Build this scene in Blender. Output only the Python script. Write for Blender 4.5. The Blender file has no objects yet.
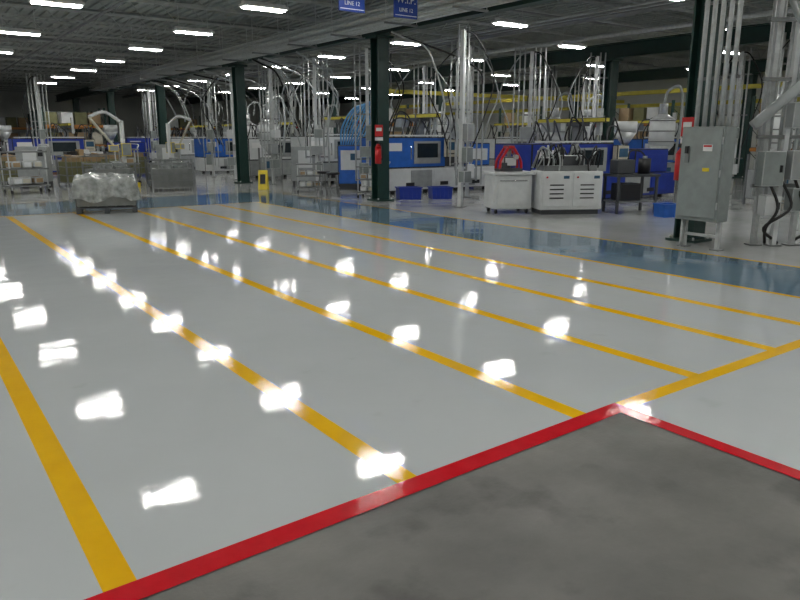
import bpy, bmesh, math, random
from mathutils import Vector, Matrix, noise
R=random.Random(7)
SC=bpy.context.scene
COL=SC.collection
SC.view_settings.view_transform='Standard'

# ------------------------------------------------------------ materials
M={}
def mat(name,c,rough=.5,metal=0.,var=.12,scale=6.,bump=0.,coat=0.,emis=0.,spec=.5):
    m=bpy.data.materials.new(name); m.use_nodes=True
    nt=m.node_tree; b=nt.nodes['Principled BSDF']
    b.inputs['Roughness'].default_value=rough; b.inputs['Metallic'].default_value=metal
    b.inputs['Specular IOR Level'].default_value=spec
    b.inputs['Coat Weight'].default_value=coat
    tc=nt.nodes.new('ShaderNodeTexCoord')
    n=nt.nodes.new('ShaderNodeTexNoise'); n.inputs['Scale'].default_value=scale; n.inputs['Detail'].default_value=5
    nt.links.new(tc.outputs['Object'],n.inputs['Vector'])
    r=nt.nodes.new('ShaderNodeValToRGB')
    r.color_ramp.elements[0].position=.3; r.color_ramp.elements[1].position=.7
    r.color_ramp.elements[0].color=(*[max(0,x*(1-var)) for x in c],1)
    r.color_ramp.elements[1].color=(*[min(1,x*(1+var)) for x in c],1)
    nt.links.new(n.outputs['Fac'],r.inputs['Fac']); nt.links.new(r.outputs['Color'],b.inputs['Base Color'])
    if bump:
        bp=nt.nodes.new('ShaderNodeBump'); bp.inputs['Strength'].default_value=bump; bp.inputs['Distance'].default_value=.02
        nt.links.new(n.outputs['Fac'],bp.inputs['Height']); nt.links.new(bp.outputs['Normal'],b.inputs['Normal'])
    if emis:
        b.inputs['Emission Color'].default_value=(1,.99,.95,1); b.inputs['Emission Strength'].default_value=emis
    M[name]=m; return m
mat('green_steel',(.012,.045,.036),.4)
mat('grey_paint',(.33,.35,.35),.45)
mat('panel_grey',(.27,.30,.29),.4)
mat('dark_grey',(.06,.065,.07),.5)
mat('black',(.015,.015,.017),.45)
mat('white_paint',(.68,.70,.70),.35,var=.06)
mat('cream',(.60,.57,.46),.4)
mat('blue',(.015,.045,.36),.35)
mat('blue_bright',(.025,.14,.55),.35)
mat('cyan_hose',(.12,.36,.65),.4)
mat('galv',(.55,.57,.57),.38,.3,scale=14)
mat('galv_dark',(.22,.23,.23),.4,.4)
mat('chrome',(.6,.6,.6),.18,1.)
mat('red',(.60,.012,.015),.4)
mat('safety_yellow',(.85,.65,.03),.4)
mat('crane_yellow',(.55,.47,.05),.5)
mat('tan_card',(.38,.27,.15),.8,bump=.2)
mat('olive',(.18,.18,.08),.6)
mat('wood',(.30,.20,.10),.7)
mat('glass_dark',(.02,.03,.035),.08)
mat('rubber',(.02,.02,.02),.7)
mat('hose_grey',(.42,.45,.45),.4)
mat('plastic_wrap',(.30,.32,.31),.12,bump=.8,scale=9,var=.4,coat=.5)
mat('bin_grey',(.22,.23,.22),.55,bump=.3)
mat('screen',(.05,.12,.2),.2)
mat('orange_pipe',(.5,.2,.04),.5)
mat('wall_paint',(.66,.68,.64),.6,scale=.6)
mat('steel_deck',(.36,.39,.37),.55,var=.2,scale=.8)
mat('joist_paint',(.42,.44,.42),.5)
mat('sign_blue',(.015,.05,.28),.4,var=.03)
mat('sign_white',(.8,.8,.8),.4,var=.02)
mat('lamp_white',(.75,.75,.73),.4,emis=0)
mat('tube_glow',(.9,.9,.88),.4,emis=86.)

def surf(name,c1,c2,scale,rlo,rhi,rscale,wave,fine,spec=.5,detail=6,spots=None,fs=48):
    m=bpy.data.materials.new(name); m.use_nodes=True; nt=m.node_tree; L=nt.links.new
    b=nt.nodes['Principled BSDF']; b.inputs['Specular IOR Level'].default_value=spec
    g=nt.nodes.new('ShaderNodeNewGeometry')
    n=nt.nodes.new('ShaderNodeTexNoise'); n.inputs['Scale'].default_value=scale; n.inputs['Detail'].default_value=detail; n.inputs['Roughness'].default_value=.6
    L(g.outputs['Position'],n.inputs['Vector'])
    r=nt.nodes.new('ShaderNodeValToRGB'); e=r.color_ramp.elements
    e[0].position=.33;e[1].position=.68;e[0].color=(*c1,1);e[1].color=(*c2,1)
    L(n.outputs['Fac'],r.inputs['Fac'])
    col=r.outputs['Color']
    if spots:
        n4=nt.nodes.new('ShaderNodeTexNoise'); n4.inputs['Scale'].default_value=spots[0]; n4.inputs['Detail'].default_value=8
        L(g.outputs['Position'],n4.inputs['Vector'])
        r4=nt.nodes.new('ShaderNodeValToRGB'); r4.color_ramp.elements[0].position=spots[1]; r4.color_ramp.elements[1].position=spots[1]+.12
        L(n4.outputs['Fac'],r4.inputs['Fac'])
        mx=nt.nodes.new('ShaderNodeMixRGB'); mx.inputs['Color2'].default_value=(*spots[2],1)
        L(r4.outputs['Color'],mx.inputs['Fac']); L(col,mx.inputs['Color1']); col=mx.outputs['Color']
    L(col,b.inputs['Base Color'])
    n2=nt.nodes.new('ShaderNodeTexNoise'); n2.inputs['Scale'].default_value=rscale; n2.inputs['Detail'].default_value=8; n2.inputs['Roughness'].default_value=.7
    L(g.outputs['Position'],n2.inputs['Vector'])
    mr=nt.nodes.new('ShaderNodeMapRange'); mr.inputs['From Min'].default_value=.35; mr.inputs['From Max'].default_value=.7
    mr.inputs['To Min'].default_value=rlo; mr.inputs['To Max'].default_value=rhi
    L(n2.outputs['Fac'],mr.inputs['Value']); L(mr.outputs['Result'],b.inputs['Roughness'])
    w=nt.nodes.new('ShaderNodeTexNoise'); w.inputs['Scale'].default_value=2.2; w.inputs['Detail'].default_value=2
    L(g.outputs['Position'],w.inputs['Vector'])
    b1=nt.nodes.new('ShaderNodeBump'); b1.inputs['Strength'].default_value=1; b1.inputs['Distance'].default_value=wave
    L(w.outputs['Fac'],b1.inputs['Height'])
    f=nt.nodes.new('ShaderNodeTexNoise'); f.inputs['Scale'].default_value=fs; f.inputs['Detail'].default_value=4
    L(g.outputs['Position'],f.inputs['Vector'])
    b2=nt.nodes.new('ShaderNodeBump'); b2.inputs['Strength'].default_value=1; b2.inputs['Distance'].default_value=fine
    L(f.outputs['Fac'],b2.inputs['Height']); L(b1.outputs['Normal'],b2.inputs['Normal'])
    L(b2.outputs['Normal'],b.inputs['Normal'])
    M[name]=m
surf('epoxy_white',(.55,.58,.59),(.61,.64,.65),.35,.015,.045,1.3,.0025,.00022,spots=(3.,.66,(.51,.54,.54)))
surf('epoxy_blue',(.13,.22,.30),(.18,.28,.37),.6,.02,.06,2,.0025,.00025)
surf('line_yellow',(.92,.50,.003),(.98,.57,.005),3,.05,.12,4,.0025,.0004)
surf('line_red',(.60,.006,.015),(.72,.012,.025),5,.06,.15,6,.003,.0012,fs=30)
surf('bare_concrete',(.125,.125,.115),(.20,.195,.18),1.4,.35,.6,3,.003,.0015,spots=(2.6,.56,(.10,.098,.09)),spec=.4)
surf('worn_floor',(.44,.45,.44),(.54,.55,.55),.8,.05,.16,2,.003,.0004)

# ------------------------------------------------------------ mesh builder
class B:
    def __init__(s): s.bm=bmesh.new(); s.mats=[]
    def mi(s,m):
        if m not in s.mats: s.mats.append(m)
        return s.mats.index(m)
    def box(s,c,d,m,rz=0,rx=0,ry=0,bev=0,tz=1.,):
        g=bmesh.ops.create_cube(s.bm,size=1); vs=g['verts']
        for v in vs:
            if tz!=1 and v.co.z>0: v.co.x*=tz; v.co.y*=tz
            v.co=Vector((v.co.x*d[0],v.co.y*d[1],v.co.z*d[2]))
        fs=set(f for v in vs for f in v.link_faces); i=s.mi(m)
        for f in fs: f.material_index=i
        mt=Matrix.Translation(c)@Matrix.Rotation(rz,4,'Z')@Matrix.Rotation(ry,4,'Y')@Matrix.Rotation(rx,4,'X')
        for v in vs: v.co=mt@v.co
        if bev:
            es=set(e for v in vs for e in v.link_edges)
            bmesh.ops.bevel(s.bm,geom=list(es),offset=bev,segments=2,affect='EDGES',profile=.5)
        return s
    def cyl(s,p0,p1,r,m,seg=10,r2=None):
        p0=Vector(p0);p1=Vector(p1); d=p1-p0
        if d.length<1e-6: return s
        g=bmesh.ops.create_cone(s.bm,cap_ends=True,segments=seg,radius1=r,radius2=r if r2 is None else r2,depth=d.length)
        vs=g['verts']; q=d.to_track_quat('Z','Y').to_matrix().to_4x4(); mt=Matrix.Translation((p0+p1)/2)@q
        i=s.mi(m)
        for f in set(f for v in vs for f in v.link_faces): f.material_index=i; f.smooth=len(f.verts)==4
        for v in vs: v.co=mt@v.co
        return s
    def tube(s,pts,r,m,seg=7,sub=6):
        P=[Vector(p) for p in pts]; Q=[]
        if len(P)>2 and sub>1:
            E=[P[0]*2-P[1]]+P+[P[-1]*2-P[-2]]
            for k in range(1,len(E)-2):
                a,b,c,d=E[k-1:k+3]
                for j in range(sub):
                    t=j/sub
                    Q.append(.5*((2*b)+(c-a)*t+(2*a-5*b+4*c-d)*t*t+(3*b-a-3*c+d)*t**3))
            Q.append(P[-1])
        else: Q=P
        i=s.mi(m); rings=[]; up=None
        for k,p in enumerate(Q):
            t=(Q[min(k+1,len(Q)-1)]-Q[max(k-1,0)]).normalized()
            if up is None: up=t.orthogonal().normalized()
            up=(up-t*up.dot(t))
            if up.length<1e-4: up=t.orthogonal()
            up.normalize()
            w=t.cross(up)
            rings.append([s.bm.verts.new(p+(up*math.cos(a)+w*math.sin(a))*r) for a in [2*math.pi*j/seg for j in range(seg)]])
        for a,b in zip(rings,rings[1:]):
            for j in range(seg):
                f=s.bm.faces.new((a[j],a[(j+1)%seg],b[(j+1)%seg],b[j])); f.material_index=i; f.smooth=True
        for rg,fl in ((rings[0],1),(rings[-1],0)):
            f=s.bm.faces.new(rg[::-1] if fl else rg); f.material_index=i
        return s
    def hbeam(s,c,axis,L,w,h,m,t=.02):
        def bx(o,d):
            if axis=='Z': s.box((c[0]+o[0],c[1]+o[1],c[2]),(d[0],d[1],L),m)
            elif axis=='Y': s.box((c[0]+o[0],c[1],c[2]+o[1]),(d[0],L,d[1]),m)
            else: s.box((c[0],c[1]+o[0],c[2]+o[1]),(L,d[0],d[1]),m)
        bx((0,h/2-t/2),(w,t)); bx((0,-h/2+t/2),(w,t)); bx((0,0),(t,h-2*t))
        return s
    def done(s,name,loc=(0,0,0),rz=0,parent=None,sc=(1,1,1)):
        bmesh.ops.recalc_face_normals(s.bm,faces=s.bm.faces[:])
        me=bpy.data.meshes.new(name); s.bm.to_mesh(me); s.bm.free()
        for m in s.mats: me.materials.append(M[m])
        o=bpy.data.objects.new(name,me); COL.objects.link(o); o.location=loc; o.rotation_euler=(0,0,rz); o.scale=sc
        if parent: o.parent=parent
        return o
def dup(o,loc,rz=0,sc=1):
    n=bpy.data.objects.new(o.name.split('.')[0],o.data); COL.objects.link(n); n.location=loc; n.rotation_euler=(0,0,rz)
    n.scale=(sc,)*3 if not isinstance(sc,tuple) else sc
    return n

# ------------------------------------------------------------ shell
X0,X1,Y0,Y1,CZ=-16,30,-8,56,5.1
b=B(); b.box(((X0+X1)/2,(Y0+Y1)/2,-.1),(X1-X0,Y1-Y0,.2),'bare_concrete'); b.done('floor')
b=B(); 
n=int((X1-X0)/.3)
b.box(((X0+X1)/2,(Y0+Y1)/2,CZ+.1),(X1-X0,Y1-Y0,.1),'steel_deck')
for k in range(n): b.box((X0+.15+k*.3,(Y0+Y1)/2,CZ+.025),(.16,Y1-Y0,.06),'steel_deck')
b.done('ceiling')
for nm,c,d,m in (('wall_north',((X0+X1)/2,Y1+.1,2.5),(X1-X0,.2,5.4),'wall_paint'),('wall_south',((X0+X1)/2,Y0-.1,2.5),(X1-X0,.2,5.4),'wall_paint'),
               ('wall_east',(X1+.1,(Y0+Y1)/2,2.5),(.2,Y1-Y0,5.4),'wall_paint'),('wall_west',(X0-.1,(Y0+Y1)/2,2.5),(.2,Y1-Y0,5.4),'wall_paint')):
    b=B(); b.box(c,d,m); b.done(nm)
def flat(name,polys,z,m):
    bm=bmesh.new(); 
    for p in polys:
        bm.faces.new([bm.verts.new((x,y,0)) for x,y in p])
    bm.normal_update()
    for f in bm.faces:
        if f.normal.z<0: f.normal_flip()
    me=bpy.data.meshes.new(name); bm.to_mesh(me); bm.free(); me.materials.append(M[m])
    o=bpy.data.objects.new(name,me); COL.objects.link(o); o.location.z=z; return o
def rc(x0,x1,y0,y1): return [(x0,y0),(x1,y0),(x1,y1),(x0,y1)]
YE=2.43; XE=3.36; e=.01
ye=lambda x: YE-.03*(XE-x)
flat('epoxy_floor_coating',[[(X0+e,ye(X0)),(XE,YE),(XE,16.4),(X0+e,16.4)],rc(XE,7.35,Y0+e,16.4)],.002,'epoxy_white')
flat('blue_aisle_coating',[rc(7.35,9.1,Y0+e,19.4),rc(X0+e,7.35,16.4,19.4)],.002,'epoxy_blue')
flat('machine_bay_floor_coating',[rc(9.1,X1-e,Y0+e,Y1-e),rc(X0+e,9.1,19.4,Y1-e)],.002,'worn_floor')
lw=.06
ly=[]
for x in (-3.4,-2.1,-.8,.47,1.80,3.09): ly.append(rc(x-lw,x+lw,ye(x),16.2))
for x in (4.28,5.33,6.28): ly.append(rc(x-lw,x+lw,YE+.05,16.2))
ly.append(rc(7.30,7.38,Y0+e,16.3)); ly.append(rc(X0+e,7.38,16.3,16.38))
ly.append(rc(XE+.06,7.3,YE-.05,YE+.06)); ly.append(rc(9.06,9.13,Y0+e,19.4)); ly.append(rc(X0+e,9.1,19.36,19.43))
flat('yellow_floor_lines',ly,.003,'line_yellow')
flat('red_floor_border',[[(X0+e,ye(X0)-.06),(XE+.06,YE-.06),(XE+.06,YE+.06),(X0+e,ye(X0)+.06)],rc(XE-.04,XE+.06,Y0+e,YE-.06)],.004,'line_red')

# joists
b=B()
y=Y0+1
while y<Y1:
    for z in (4.6,5.02): b.box(((X0+X1)/2,y,z),(X1-X0,.09,.05),'joist_paint')
    x=X0+.2
    while x<X1-.8:
        b.cyl((x,y,4.6),(x+.4,y,5.02),.012,'joist_paint',4); b.cyl((x+.4,y,5.02),(x+.8,y,4.6),.012,'joist_paint',4); x+=.8
    y+=2.2
b.done('roof_joists')
# columns and main beams
b=B()
b.hbeam((0,0,2.0),'Z',4.0,.32,.34,'green_steel',.03)
b.box((0,0,.02),(.5,.5,.04),'green_steel'); b.box((0,0,3.97),(.5,.5,.06),'green_steel')
for sx in (-.2,.2):
    for sy in (-.2,.2): b.cyl((sx,sy,.03),(sx,sy,.08),.02,'galv',6)
colo=b.done('steel_column',(10.1,6.2,0))
CY=[6.2,14.9,23.6,32.3,41,49.7]
for xx in (10.1,19.0,27.5,-7):
    for yy in CY:
        if (xx,yy)!=(10.1,6.2) : dup(colo,(xx,yy,0))
for xx in (10.1,19.0,27.5,-7):
    b=B(); b.hbeam((xx,24,4.24),'Y',63.5,.26,.46,'green_steel',.025)
    b.done('roof_beam')
# ------------------------------------------------------------ light fixtures
b=B()
b.box((0,0,.09),(.88,.10,.06),'lamp_white')
b.box((0,0,.045),(.92,.32,.05),'lamp_white',bev=.01)
for yy in (-.065,.065): b.box((0,yy,.008),(.86,.085,.03),'tube_glow',bev=.012)
for xx in (-.35,.35): b.cyl((xx,0,.1),(xx,0,.58),.006,'galv',4)
fx=b.done('high_bay_light',(2.9,10.4,4.0))
rows=[(-12.5,5,1),(-8.9,5,3),(-5,4.6,2),(-1.1,4.6,1.5),(2.9,4.6,1.2),(6.25,3.9,1.5),(11.5,3.9,.1),(15.6,4.1,1.3),(20.4,4.8,2.2),(24.5,4.8,1)]
for rx,sp,st in rows:
    y=st-sp*2
    while y<40:
        if y>Y0+1 and not(rx==2.9 and abs(y-10.4)<.01): dup(fx,(rx,y,4.0))
        y+=sp
# ------------------------------------------------------------ overhead conduit rack + hoses
b=B()
for k in range(12):
    z=3.98+.13*(k%3); x=8.85+.17*(k//3)
    b.cyl((x,-6,z),(x,40,z),.04 if k%2 else .025,'galv',8)
y=-5
while y<40:
    b.box((9.1,y,3.91),(.85,.05,.04),'galv_dark'); b.cyl((8.7,y,3.91),(8.7,y,5.08),.01,'galv',4); b.cyl((9.5,y,3.91),(9.5,y,5.08),.01,'galv',4); y+=2.2
b.done('overhead_conduit_rack')
b=B()
for k in range(4):
    x=12.4+k*.16; b.cyl((x,-4,4.1+.08*(k%2)),(x,45,4.1+.08*(k%2)),.022,'galv' if k%2 else 'galv_dark',8)
b.done('overhead_pipe_run')
b=B()
for (x,y0,y1,z,r,m) in ((4.6,-6,54,4.5,.035,'galv_dark'),(1.0,-6,54,4.5,.035,'galv_dark'),(14.2,-6,54,4.4,.08,'galv_dark'),(17.0,-6,54,4.4,.06,'galv'),(-3,-6,54,4.5,.05,'galv_dark')):
    b.cyl((x,y0,z),(x,y1,z),r,m,8)
for y in (7.2,13.8,20.4,27,33.6): b.cyl((-14,y,4.8),(29,y,4.8),.045,'galv_dark',8)
b.done('ceiling_pipework')
b=B()
for y in (20.,): b.box((20.,y,3.1),(13,.12,.13),'crane_yellow')
b.box((24.5,20,3.3),(.15,28,.15),'crane_yellow'); b.box((28.5,20,3.0),(.2,40,.15),'crane_yellow')
for x in (14,18,22,26): b.cyl((x,20,3.2),(x,20,4.6),.03,'galv_dark',6)
b.done('overhead_crane_rails')

def drop(x,y,rz=0,h=3.9,n=4,seed=0,boxes=True,hoses=3):
    r=random.Random(seed); b=B()
    b.box((0,0,h/2),(.09,.09,h),'white_paint' if seed%2 else 'galv'); b.box((0,0,.01),(.22,.22,.02),'galv_dark')
    for k in range(n):
        xx=-.12-.07*k if k%2 else .1+.07*k
        b.cyl((xx,.0,r.uniform(.3,1.0)),(xx,0,h+.1),.022,'galv',7)
    for z in (1.0,2.2,3.3): b.box((0,.03,z),(.7,.03,.04),'galv_dark')
    if boxes:
        for k in range(3):
            b.box((r.uniform(-.12,.12),-.1,.7+.5*k),(r.uniform(.2,.38),.16,r.uniform(.25,.42)),r.choice(['panel_grey','grey_paint','white_paint']),bev=.01)
    for k in range(hoses):
        s=r.choice([-1,1]); e=r.uniform(.5,1.1)*s
        b.tube([(0,0,h),(e*.4,-.15,h-.15),(e,-.3,h-.9-.3*r.random()),(e*.7,-.2,2.0),(e*.5,0,1.3)],.018,r.choice(['hose_grey','rubber','rubber']),6)
    return b.done('conduit_drop',(x,y,0),rz)
for i,(x,y) in enumerate([(10.65,12.4),(10.7,16.4),(10.65,19.2),(10.7,22.4),(10.65,25.6),(10.65,27.9),(10.65,36),(14.8,14.3),(17.2,14.0),(16.4,18.8),(14.8,19.2),(13.3,24.1),(14.8,28.9),(19.5,10.9),(20,18.6),(16.4,34),(1.5,33),(-3,33.5),(5,31.5),(17.8,8.6),(20.6,7.4),(23.5,12.2),(21.8,18.3),(12.6,14.4)]):
    drop(x,y,(-.6 if i%3 else .3),3.9,3+i%4,i+3,hoses=1+i%3)
b=B()
k=0
while k<22:
    y=R.uniform(12.9,34); x=R.uniform(9.2,9.6); e_=R.uniform(1.0,3.0); dy=R.uniform(-.3,.3)
    if min(abs(y-c) for c in CY)<.8 or min(abs(y-c) for c in (12.4,16.4,19.0,22.4,25.6,27.9))<.7: continue
    k+=1
    z1=R.uniform(1.9,3.0)
    b.tube([(x,y,3.87),(x+e_*.3,y+dy*.3,3.73),(x+e_*.7,y+dy*.7,3.5),(x+e_,y+dy,z1+.5),(x+e_,y+dy,z1)],R.choice([.018,.022,.028]),R.choice(['hose_grey','galv','rubber','hose_grey']),6)
b.done('overhead_cable_bundle')

# ------------------------------------------------------------ injection moulding machine
def imm(col,col2='white_paint',L=4.6,seed=0,robot=True):
    r=random.Random(seed); b=B()
    W=1.3
    for x in (-L*.42,-L*.14,L*.14,L*.42):
        for y in (-.5,.5): b.cyl((x,y,0),(x,y,.12),.07,'rubber',8)
    b.box((0,0,.47),(L,W,.72),col2,bev=.015)
    for k in range(5): b.box((-L/2+L*(k+.5)/5,-W/2-.008,.47),(L/5-.08,.02,.56),'grey_paint' if k%2 else col2)
    for k in range(3): b.box((-L*.3+k*L*.3,-W/2-.02,.3),(.3,.01,.12),'black')
    g=L*.52; gx=-L/2+g/2
    b.box((gx,0,1.32),(g,W*.95,.98),col,bev=.03)
    b.box((gx+g*.18,-W*.475-.012,1.32),(g*.44,.03,.72),'grey_paint')
    b.box((gx+g*.18,-W*.475-.03,1.38),(g*.34,.02,.46),'glass_dark')
    b.cyl((gx-g*.1,-W*.475-.05,1.1),(gx-g*.1,-W*.475-.05,1.55),.018,'chrome',6)
    b.box((gx-g*.34,-W*.475-.01,1.5),(g*.2,.02,.25),'sign_white')
    b.box((gx,-W*.475-.01,1.86),(g*.95,.03,.05),'white_paint')
    ux=gx+g/2
    b.box((ux+L*.12,0,.98),(L*.24,W*.5,.3),'dark_grey')
    b.cyl((ux,0,1.25),(ux+L*.24,0,1.25),.12,'chrome',14)
    for k in range(4): b.cyl((ux+.08+k*.22,0,1.25),(ux+.2+k*.22,0,1.25),.165,'galv',14)
    b.box((ux+L*.33,0,1.22),(L*.26,W*.7,.78),col,bev=.03)
    b.box((ux+L*.33,-W*.36,1.22),(L*.2,.02,.4),col2)
    b.box((ux+L*.42,0,.99),(L*.1,W*.6,.34),'dark_grey')
    b.cyl((ux+L*.22,0,1.4),(ux+L*.22,0,1.75),.08,'galv',10)
    b.cyl((ux+L*.22,0,1.75),(ux+L*.22,0,2.15),.09,'galv',14,.3); b.cyl((ux+L*.22,0,2.15),(ux+L*.22,0,2.5),.3,'white_paint',14)
    b.box((ux+.1,-W*.5-.1,1.45),(.45,.16,.6),'cream',bev=.02); b.box((ux+.1,-W*.5-.19,1.52),(.32,.02,.26),'screen')
    for a in range(6): b.box((ux-.04+.055*a,-W*.5-.19,1.27),(.035,.02,.035),'red' if a==0 else 'dark_grey')
    if robot:
        b.box((-L*.1,0,2.1),(.18,.18,.6),'galv_dark'); b.box((-L*.1,.2,2.5),(.16,2.2,.14),'crane_yellow',bev=.02)
        b.box((-L*.1,.0,2.38),(.4,.4,.12),'dark_grey'); b.box((-L*.1+.2,-.5,2.45),(.1,.12,.8),'galv')
        b.box((-L*.1,.9,2.3),(.3,.4,.3),'grey_paint')
    for k in range(12):
        x0=r.uniform(-L*.45,L*.1); x1=x0+r.uniform(-.7,.7); y=r.uniform(-.5,.4)
        b.tube([(x0,y,1.75),(x0+.1,y-.1,2.1+r.random()*.4),((x0+x1)/2,y,2.3+r.random()*.3),(x1,y,2.0),(x1,y-.1,1.7)],.022,r.choice(['rubber','dark_grey','dark_grey','rubber','galv_dark']),6)
    b.cyl((L*.1,.3,1.8),(L*.1,.3,2.3),.03,'galv',6); b.cyl((L*.1,.3,2.3),(L*.1,.3,2.42),.05,'red',8); b.cyl((L*.1,.3,2.42),(L*.1,.3,2.5),.05,'safety_yellow',8)
    return b
ma=imm('blue','blue',5.6,1).done('injection_molding_machine',(14.6,11.9,0),0,sc=(1,1,.8))
mb=imm('blue_bright','white_paint',4.2,2).done('injection_molding_machine',(13.3,16.9,0),0,sc=(1,1,.88))
mc=imm('white_paint','grey_paint',4.4,3).done('injection_molding_machine',(13.6,21.8,0),0,sc=(1,1,.9))
k=0
for (x,y) in [(13.6,26.6),(13.4,31.2),(13.6,36),(13.4,41),(22.5,9),(22.6,15.2),(22.4,22),(22.6,27.5),(22.5,34),(20.5,5),(3.5,38.5),(-3,36),(4,44),(-3,45),(-11,38),(7.0,34.3)]:
    dup([mc,mb,mc,ma][k%4],(x,y,0),0,(1,1,.85)); k+=1
# material dryer hoppers
b=B()
for x in (-.4,.4):
    for y in (-.35,.35): b.box((x,y,.6),(.05,.05,1.2),'galv_dark')
b.box((0,0,.5),(.8,.7,.7),'grey_paint',bev=.02); b.box((0,-.37,.6),(.3,.03,.25),'screen')
b.cyl((0,0,1.0),(0,0,1.35),.08,'galv',16,.36); b.cyl((0,0,1.35),(0,0,2.1),.36,'white_paint',18); b.cyl((0,0,2.1),(0,0,2.25),.36,'galv',18,.12)
for z in (1.45,1.75,2.05): b.cyl((0,0,z),(0,0,z+.03),.375,'galv_dark',18)
b.cyl((0,0,2.25),(0,0,2.55),.12,'galv',12); b.tube([(0,0,2.5),(.1,0,2.9),(.5,0,3.0),(.6,0,2.2),(.5,0,.9)],.04,'hose_grey',8)
hp=b.done('material_dryer_hopper',(18.4,16.6,0),-.4)
for (x,y) in [(18.6,12.6),(16.9,8.4),(17.2,21.2),(12.6,28.7),(20.4,16.9),(16.6,29),(0,34),(11.5,24.3),(24.6,6.2)]: dup(hp,(x,y,0),-.4)

# ------------------------------------------------------------ particular objects
b=B()
b.box((0,0,.46),(.85,.7,.72),'white_paint',bev=.03); b.box((0,0,.85),(.95,.8,.06),'white_paint',bev=.015)
b.box((0,-.355,.45),(.7,.02,.5),'white_paint',bev=.004)
for x in (-.34,.34):
    for y in (-.26,.26): b.cyl((x-.02,y,.06),(x+.02,y,.06),.06,'rubber',10); b.box((x,y,.1),(.05,.08,.06),'galv_dark')
b.cyl((-.3,-.38,.7),(.3,-.38,.7),.012,'chrome',6)
b.done('white_tank_cart',(10.75,10.95,0),-.45)
b=B()
b.box((0,0,.03),(.5,.4,.06),'dark_grey')
for s in (-1,1):
    for yy in (-.13,.13): b.tube([(s*.24,yy,.05),(s*.22,yy,.22),(s*.13,yy,.38),(s*.05,yy,.5)],.03,'red',7)
    b.cyl((s*.1,0,.1),(s*.1,0,.38),.02,'chrome',7)
b.box((0,0,.5),(.16,.32,.08),'red',bev=.015); b.cyl((0,0,.06),(0,0,.5),.05,'galv_dark',8); b.box((0,0,.2),(.28,.26,.2),'white_paint',bev=.02)
b.box((-.14,-.1,.12),(.12,.1,.12),'dark_grey'); b.cyl((.1,-.1,.3),(.1,-.22,.3),.05,'galv',10)
b.done('red_pump_head',(10.75,10.95,.885),-.45)
b=B()
b.box((0,0,.5),(1.35,.75,.8),'white_paint',bev=.02); b.box((0,0,.06),(1.25,.65,.12),'dark_grey')
for k in range(2):
    x=-.33+.66*k
    b.box((x,-.385,.52),(.6,.02,.7),'white_paint',bev=.006)
    for j in range(4): b.box((x,-.398,.62-.09*j),(.3,.01,.025),'black')
    b.box((x+.2,-.4,.78),(.12,.01,.06),'screen'); b.cyl((x-.22,-.4,.78),(x-.22,-.42,.78),.02,'red',8)
b.box((0,0,.95),(1.15,.5,.12),'galv_dark'); b.box((.1,.05,1.1),(.5,.35,.25),'dark_grey',bev=.02); b.box((-.4,.1,1.08),(.25,.3,.2),'black',bev=.02)
for k in range(30):
    x=R.uniform(-.6,.5); e_=R.uniform(-.3,.3)
    b.tube([(x,R.uniform(-.3,.3),.9),(x+e_*.4,R.uniform(-.3,.1),1.1+R.random()*.2),(x+e_,R.uniform(-.1,.2),1.2+R.random()*.25),(x+e_*1.3,.3,.95)],.016,R.choice(['rubber','rubber','rubber','galv_dark','dark_grey','hose_grey']),6)
for k in range(3): b.cyl((-.4+.3*k,.1,.95),(-.4+.3*k,.1,1.3+.08*k),.08,['galv','dark_grey','galv_dark'][k],10)
b.done('chiller_cabinet',(11.68,10.15,0),-.5)
def bin_(name,loc,m,d=(.5,.4,.32),rz=0):
    b=B(); w,l,h=d
    b.box((0,0,.015),(w*.9,l*.9,.03),m)
    for s in (-1,1):
        b.box((s*w*.47,0,h/2),(.02,l*.95,h),m,ry=s*.06); b.box((0,s*l*.47,h/2),(w*.95,.02,h),m,rx=-s*.06)
        b.box((s*w*.5,0,h),(.05,l*1.04,.025),m); b.box((0,s*l*.5,h),(w*1.04,.05,.025),m)
    for k in (-.3,-.1,.1,.3): b.box((k*w,-l*.49,h*.5),(.015,.02,h*.8),m)
    return b.done(name,loc,rz)
b=B()
for x in (-.45,.45):
    for y in (-.28,.28): b.box((x,y,.4),(.05,.05,.8),'dark_grey')
b.box((0,0,.8),(1.0,.66,.05),'dark_grey'); b.box((0,0,.25),(.95,.6,.03),'galv_dark')
b.box((-.1,0,.45),(.5,.4,.36),'black',bev=.02); b.cyl((.3,0,.83),(.3,0,1.15),.13,'black',12); b.box((-.2,.05,.98),(.4,.35,.3),'dark_grey',bev=.02)
b.cyl((.3,0,1.15),(.3,0,1.2),.05,'galv',8)
b.tube([(-.1,0,1.13),(0,.1,1.3),(.2,.05,1.3),(.3,0,1.2)],.02,'rubber',6)
b.done('hydraulic_power_stand',(12.9,9.4,0),-.4)
bin_('blue_plastic_bin',(12.8,8.4,0),'blue_bright',(.4,.34,.26),-.3)
bin_('blue_plastic_bin',(11.0,14.9,0),'blue',(.6,.45,.3),-.4)
bin_('blue_plastic_bin',(11.75,14.5,0),'blue',(.55,.45,.3),-.4)
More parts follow.
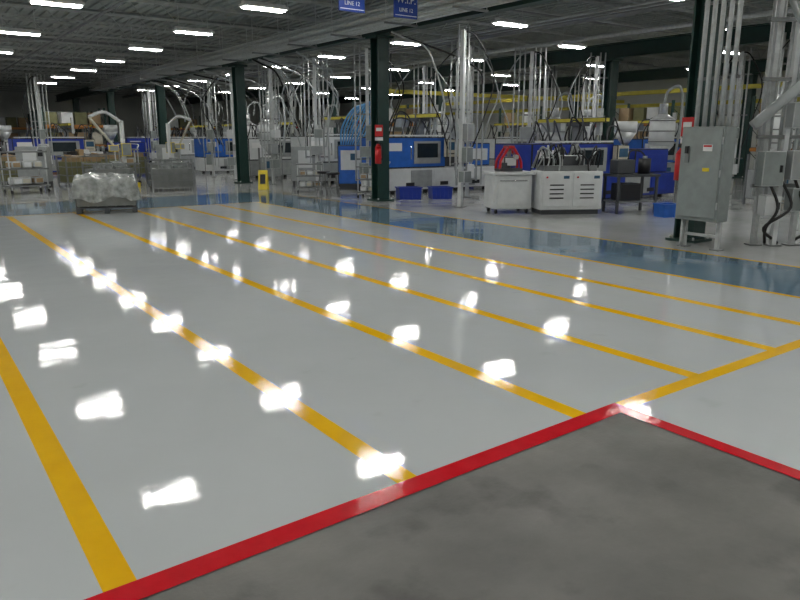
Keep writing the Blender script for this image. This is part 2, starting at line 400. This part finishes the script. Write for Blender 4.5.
# electrical disconnect panel
b=B()
b.box((0,0,1.08),(.28,.66,1.32),'panel_grey',bev=.012)
b.box((-.15,0,1.09),(.025,.59,1.24),'panel_grey',bev=.008)
b.box((-.17,.2,1.35),(.03,.06,.22),'galv_dark'); b.box((-.19,.2,1.42),(.05,.04,.1),'black')
b.box((-.165,-.1,1.45),(.008,.14,.09),'sign_white'); b.box((-.168,-.1,1.475),(.008,.12,.025),'red')
b.box((-.165,-.1,1.15),(.008,.1,.05),'safety_yellow')
for z in (.65,1.1,1.55): b.cyl((-.16,-.31,z-.05),(-.16,-.31,z+.05),.012,'galv',6)
for y in (-.26,.26):
    b.box((.05,y,.22),(.05,.05,.44),'galv'); b.box((.05,y,.01),(.14,.14,.02),'galv_dark')
b.box((.05,0,.2),(.04,.5,.04),'galv')
for k in range(5): b.cyl((0,-.27+.12*k,1.7),(0,-.27+.12*k,4.9),.032,'galv',10)
for z in (2.4,3.4,4.3): b.box((.05,-.03,z),(.03,.62,.04),'galv_dark')
b.cyl((0,.28,.42),(0,.28,0),.025,'galv',8)
b.done('electrical_disconnect_panel',(9.45,5.64,0))
# utility rack right
b=B()
for k,(x,y) in enumerate([(0,0),(.25,-.1),(.55,-.1),(.95,-.3)]):
    b.box((x,y,2.1),(.07,.07,4.2),'white_paint' if k%2 else 'galv'); b.box((x,y,.01),(.18,.18,.02),'galv_dark')
for z in (.9,1.6,2.4,3.2): b.box((.45,-.1,z),(1.3,.05,.05),'galv_dark')
for (x,z,w,h,m) in ((0,1.15,.34,.5,'panel_grey'),(.42,1.2,.3,.42,'grey_paint'),(.05,.62,.26,.3,'white_paint'),(.8,1.3,.36,.5,'panel_grey'),(.45,.7,.22,.34,'panel_grey'),(.85,.75,.25,.3,'white_paint'),(.35,1.9,.3,.36,'grey_paint')):
    b.box((x,-.2,z),(w,.18,h),m,bev=.012); b.box((x+w*.3,-.3,z),(.03,.03,.1),'black')
for k in range(8):
    x=-.1+.16*k; b.cyl((x,-.02,R.uniform(.3,1.2)),(x,-.02,4.6),.025,'galv',8)
for k in range(5):
    x=R.uniform(-.1,.9); b.tube([(x,-.2,1.0),(x+.1,-.35,.6),(x+R.uniform(-.3,.3),-.3,.3),(x+.2,0,.03)],.022,'rubber',6)
b.tube([(1.4,.2,3.4),(1.0,-.1,3.0),(.5,-.25,2.5),(.0,-.3,2.1),(-.35,-.2,1.75)],.075,'hose_grey',10)
b.tube([(-.2,0,4.2),(.1,-.2,3.3),(.4,-.2,2.9),(.3,-.1,2.2)],.04,'hose_grey',8)
b.done('utility_conduit_rack',(10.45,5.35,0),-.5)
b=B()
for k in range(3): b.box((.5*k,0,2.0),(.08,.08,4.0),'white_paint')
b.box((.5,-.1,1.2),(1.1,.2,.9),'panel_grey',bev=.015); b.box((.3,-.21,1.25),(.4,.02,.7),'grey_paint'); b.box((.75,-.21,1.25),(.4,.02,.7),'grey_paint')
for k in range(6): b.cyl((.05+.18*k,-.1,1.6),(.05+.18*k,-.1,4.0),.03,'galv',8)
for k in range(4): b.tube([(.2*k,-.1,.8),(.2*k+.1,-.2,.45),(.25*k,-.1,.05)],.03,'rubber',6)
b.done('motor_control_panel',(12.7,5.7,0),-.4)

def ext(loc,rz):
    b=B()
    b.cyl((0,-.12,.95),(0,-.12,1.35),.08,'red',14); b.cyl((0,-.12,1.35),(0,-.12,1.43),.08,'red',14,.03); b.box((0,-.12,1.47),(.05,.12,.05),'black')
    b.tube([(0.02,-.14,1.46),(.12,-.16,1.4),(.12,-.16,1.15),(.09,-.15,1.05)],.012,'rubber',6)
    b.box((0,-.03,1.2),(.14,.05,.5),'dark_grey'); b.box((0,-.015,1.75),(.2,.015,.28),'red'); b.box((0,-.025,1.78),(.14,.01,.08),'sign_white')
    b.box((0,-.015,1.55),(.2,.015,.08),'sign_white')
    return b.done('fire_extinguisher',loc,rz)
ext((9.935,6.28,0),-math.pi/2); ext((9.92,14.68,0),-.8)
def sign(x,y):
    b=B(); b.box((0,0,0),(.5,.03,.42),'sign_blue',bev=.004); b.box((0,-.017,-.17),(.46,.004,.01),'sign_white')
    for s in (-.2,.2): b.cyl((s,0,.2),(s,0,.75),.005,'galv',4)
    o=b.done('hanging_sign',(x,y,3.82))
    for tx,z,s in (('W.I.P.',.03,.17),('LINE 12',-.11,.09)):
        c=bpy.data.curves.new('t','FONT'); c.body=tx; c.size=s; c.align_x='CENTER'; c.extrude=.002
        t=bpy.data.objects.new('t',c); COL.objects.link(t); dg=bpy.context.evaluated_depsgraph_get(); dg.update()
        me=bpy.data.meshes.new_from_object(t.evaluated_get(dg)); bpy.data.objects.remove(t)
        me.materials.clear(); me.materials.append(M['sign_white'])
        k=bpy.data.objects.new('sign_text',me); COL.objects.link(k); k.parent=o; k.location=(0,-.02,z); k.rotation_euler=(math.radians(90),0,0)
sign(6.5,10.4); sign(7.6,10.4)
b=B()
b.box((0,-.1,.3),(.28,.015,.62),'safety_yellow',rx=-.3,bev=.005); b.box((0,.1,.3),(.28,.015,.62),'safety_yellow',rx=.3,bev=.005)
b.box((0,-.115,.33),(.16,.01,.3),'black',rx=-.3)
b.done('wet_floor_sign',(9.3,20.2,0),-.6)

# ---- plastic wrapped crate
b=B()
for k in range(5): b.box((0,-.42+.21*k,.13),(1.2,.11,.025),'dark_grey')
for k in (-.55,0,.55): b.box((k,0,.07),(.1,.95,.1),'dark_grey')
b.box((0,0,.36),(1.2,.9,.42),'bin_grey',bev=.02)
for k in range(7): b.box((-.54+.18*k,-.455,.36),(.03,.03,.4),'bin_grey')
for k in range(4): b.box((-.605,-.36+.24*k,.36),(.03,.03,.4),'bin_grey')
o=b.done('wrapped_pallet_crate',(3.7,16.1,0),-.25)
bm=bmesh.new(); N=40
for i in range(N+1):
    for j in range(N+1):
        u=i/N*2-1; v=j/N*2-1
        m_=max(abs(u),abs(v)); nz=noise.noise(Vector((u*3,v*3,.5)))+.5*noise.noise(Vector((u*8,v*8,2)))
        if m_<.62:
            q=m_/.62; sx=.62*u/.62; sy=.47*v/.62; z=.72+.10*(1-q*q)+.09*nz
        else:
            k=(m_-.62)/.38; a=math.atan2(v,u); fold=.035*math.sin(a*17)*k
            uu=u/m_; vv=v/m_; sx=(.62+.05*k+fold)*uu; sy=(.47+.05*k+fold)*vv; z=.72-.06*k-.36*k+.05*nz-.04*math.sin(a*6)*k
        bm.verts.new((sx,sy,z))
bm.verts.ensure_lookup_table()
for i in range(N):
    for j in range(N):
        a=i*(N+1)+j; f=bm.faces.new([bm.verts[a],bm.verts[a+N+1],bm.verts[a+N+2],bm.verts[a+1]]); f.smooth=True
me=bpy.data.meshes.new('plastic_wrap'); bm.to_mesh(me); bm.free(); me.materials.append(M['plastic_wrap'])
k=bpy.data.objects.new('plastic_cover',me); COL.objects.link(k); k.parent=o

def basket(m='bin_grey',fill='tan_card',w=1.2,l=1.0,h=.75):
    b=B()
    for x in (-w/2,w/2):
        for y in (-l/2,l/2): b.box((x,y,h/2+.05),(.05,.05,h+.1),'galv_dark')
    for z in (.12,h*.4,h*.7,h+.06):
        for s in (-1,1): b.box((s*w/2,0,z),(.025,l,.03),'galv_dark'); b.box((0,s*l/2,z),(w,.025,.03),'galv_dark')
    b.box((0,0,h*.45+.05),(w*.94,l*.94,h*.75),m)
    for k in range(9): b.box((R.uniform(-w*.3,w*.3),R.uniform(-l*.3,l*.3),h*.88+R.uniform(0,.12)),(R.uniform(.2,.4),R.uniform(.2,.35),.2),fill,rz=R.uniform(0,3),rx=R.uniform(-.3,.3))
    n=9
    for k in range(n): b.box((-w/2+w*k/(n-1),-l/2,h/2),(.012,.015,h),'galv_dark')
    return b
bk=basket('bin_grey','plastic_wrap').done('wire_basket',(6.9,21.6,0),-.2)
dup(bk,(5.3,22.4,0),.1); dup(bk,(7.9,24.9,0),.2); dup(bk,(.4,27.5,0),.3)
bk2=basket('olive','tan_card',1.3,1.0,.9).done('parts_bin',(5.2,25.6,0),.1)
dup(bk2,(6.6,28.2,0),0); dup(bk2,(3.6,27.7,0),-.1); dup(bk2,(8.0,30.5,0),.1); dup(bk2,(-1.4,30,0),.4)
b=B()
b.box((0,0,.75),(.9,.5,1.1),'grey_paint',bev=.02); b.box((.0,-.26,.9),(.45,.02,.55),'white_paint'); b.box((.3,-.26,1.1),(.15,.02,.2),'black')
for x in (-.38,.38): b.box((x,0,.1),(.08,.5,.2),'dark_grey')
cb=b.done('control_cabinet',(3.7,25.2,0),-.5)
dup(cb,(9.2,28.9,0),-.4); dup(cb,(11.0,20.6,0),-.5); dup(cb,(-2.5,26,0),.1); dup(cb,(12.6,19.2,0),-.5,.85)
b=B()
for x in (-.5,.5):
    for y in (-.3,.3): b.cyl((x,y,.1),(x,y,1.2),.02,'galv',6); b.cyl((x-.02,y,.06),(x+.02,y,.06),.06,'rubber',8)
for z in (.22,.7,1.18): b.box((0,0,z),(1.1,.7,.04),'galv_dark')
for k in range(6): b.box((-.3+.3*(k%3),R.uniform(-.1,.1),.36 if k<3 else .82),(.27,.45,.2),R.choice(['tan_card','white_paint','black','cream']),rz=R.uniform(-.2,.2),bev=.04)
b.tube([(.5,-.3,1.2),(.6,-.3,1.35),(.6,.3,1.35),(.5,.3,1.2)],.018,'galv',6)
mcart=b.done('utility_cart',(3.1,23.0,0),.2)
dup(mcart,(1.5,24.8,0),.5); dup(mcart,(10.4,15.7,0),-.9,.7); dup(mcart,(6.5,24.9,0),1.2); dup(mcart,(9.9,18.3,0),-.5,.7)
b=B()
b.cyl((0,0,.6),(0,0,.66),.18,'black',14)
for k in range(4):
    a=k*math.pi/2+.4; b.cyl((.1*math.cos(a),.1*math.sin(a),.6),(.22*math.cos(a),.22*math.sin(a),0),.015,'galv_dark',6)
b.tube([(.17*math.cos(a),.17*math.sin(a),.25) for a in [i*math.pi/6 for i in range(13)]],.01,'galv_dark',5,1)
st=b.done('work_stool',(9.7,16.6,0)); dup(st,(9.8,17.3,0),.3)
b=B()
b.box((0,0,.85),(1.5,.7,.05),'cream'); 
for x in (-.7,.7):
    for y in (-.3,.3): b.box((x,y,.42),(.05,.05,.84),'dark_grey')
b.box((0,0,.2),(1.4,.6,.03),'dark_grey')
for k in range(6): b.box((-.6+.24*k,R.uniform(-.15,.15),.87+.1),(.2,.25,R.uniform(.1,.3)),R.choice(['blue','grey_paint','tan_card','white_paint','black']),rz=R.uniform(-.4,.4))
tb=b.done('work_table',(4.0,29.8,0),.2)
dup(tb,(1.8,30.9,0),0); dup(tb,(6.3,30.6,0),0); dup(tb,(-.5,25.5,0),.2)
b=B()
b.box((0,0,.08),(.7,.7,.16),'safety_yellow',bev=.02); b.cyl((0,0,.1),(0,0,2.1),.07,'white_paint',12)
b.tube([(0,0,2.05),(-.5,-.1,2.35),(-1.0,-.2,2.2)],.05,'white_paint',8); b.tube([(-1.0,-.2,2.2),(-.7,-.2,1.8),(-.35,-.2,1.35)],.04,'cream',8)
b.box((-.35,-.2,1.25),(.3,.2,.2),'grey_paint',bev=.02); b.box((.05,-.1,1.2),(.3,.2,.4),'panel_grey',bev=.02)
am=b.done('lift_assist_arm',(6.1,23.7,0)); dup(am,(2.3,28.8,0),1.2); dup(am,(8.6,26.9,0),2)
b=B()
for x in (-1.4,1.4):
    for y in (-.5,.5): b.box((x,y,1.5),(.09,.09,3.0),'green_steel')
    for z in (.6,1.4,2.2): b.cyl((x,-.5,z),(x,.5,z+.5),.015,'green_steel',4)
for z in (.15,1.15,2.1):
    for y in (-.5,.5): b.box((0,y,z),(2.8,.06,.12),'orange_pipe')
    b.box((0,0,z+.07),(2.7,1.0,.03),'wood')
    for k in range(4): b.box((-1.0+.66*k,R.uniform(-.1,.1),z+.085+.3),(.55,.7,.58),R.choice(['tan_card','tan_card','cream','white_paint','olive']),rz=R.uniform(-.08,.08),bev=.01)
rk=b.done('pallet_rack',(7.5,38,0)); 
for (x,y,r) in [(8,43,0),(25.6,12,1.57),(25.6,18,1.57),(25.6,24.9,1.57),(17.3,24.9,0),(6,50,0),(16,48,0)]: dup(rk,(x,y,0),r)
b=B()
b.box((0,0,.08),(.9,.7,.16),'dark_grey'); b.box((0,0,.75),(.8,.6,1.2),'blue_bright',bev=.03); b.box((0,-.31,.9),(.6,.02,.6),'white_paint'); b.box((.1,-.33,1.0),(.2,.02,.2),'screen')
for k in range(9):
    b.tube([(-.3+.07*k,0,1.35),(-.25+.1*k,-.1,1.9),(.2+.08*k,0,2.5+.03*k),(.65+.05*k,0,2.0),(.6+.07*k,.1,1.2)],.028,'cyan_hose',7)
b.done('hose_manifold_unit',(11.7,18.9,0),-.6)
b=B(); b.box((0,0,0),(.5,.06,.25),'red'); b.box((0,-.035,0),(.36,.01,.1),'sign_white'); b.cyl((0,0,.1),(0,0,1.2),.01,'galv',4); b.done('exit_sign',(-.3,31,3.3))

# ------------------------------------------------------------ world + camera
w=bpy.data.worlds.new('world'); SC.world=w; w.use_nodes=True
w.node_tree.nodes['Background'].inputs[0].default_value=(.5,.55,.6,1); w.node_tree.nodes['Background'].inputs[1].default_value=.3
cam=bpy.data.cameras.new('camera'); o=bpy.data.objects.new('camera',cam); COL.objects.link(o); SC.camera=o
o.location=(0,0,1.6); o.rotation_euler=(math.radians(76.76),0,math.radians(-35.73)); cam.lens=31.2; cam.clip_end=200
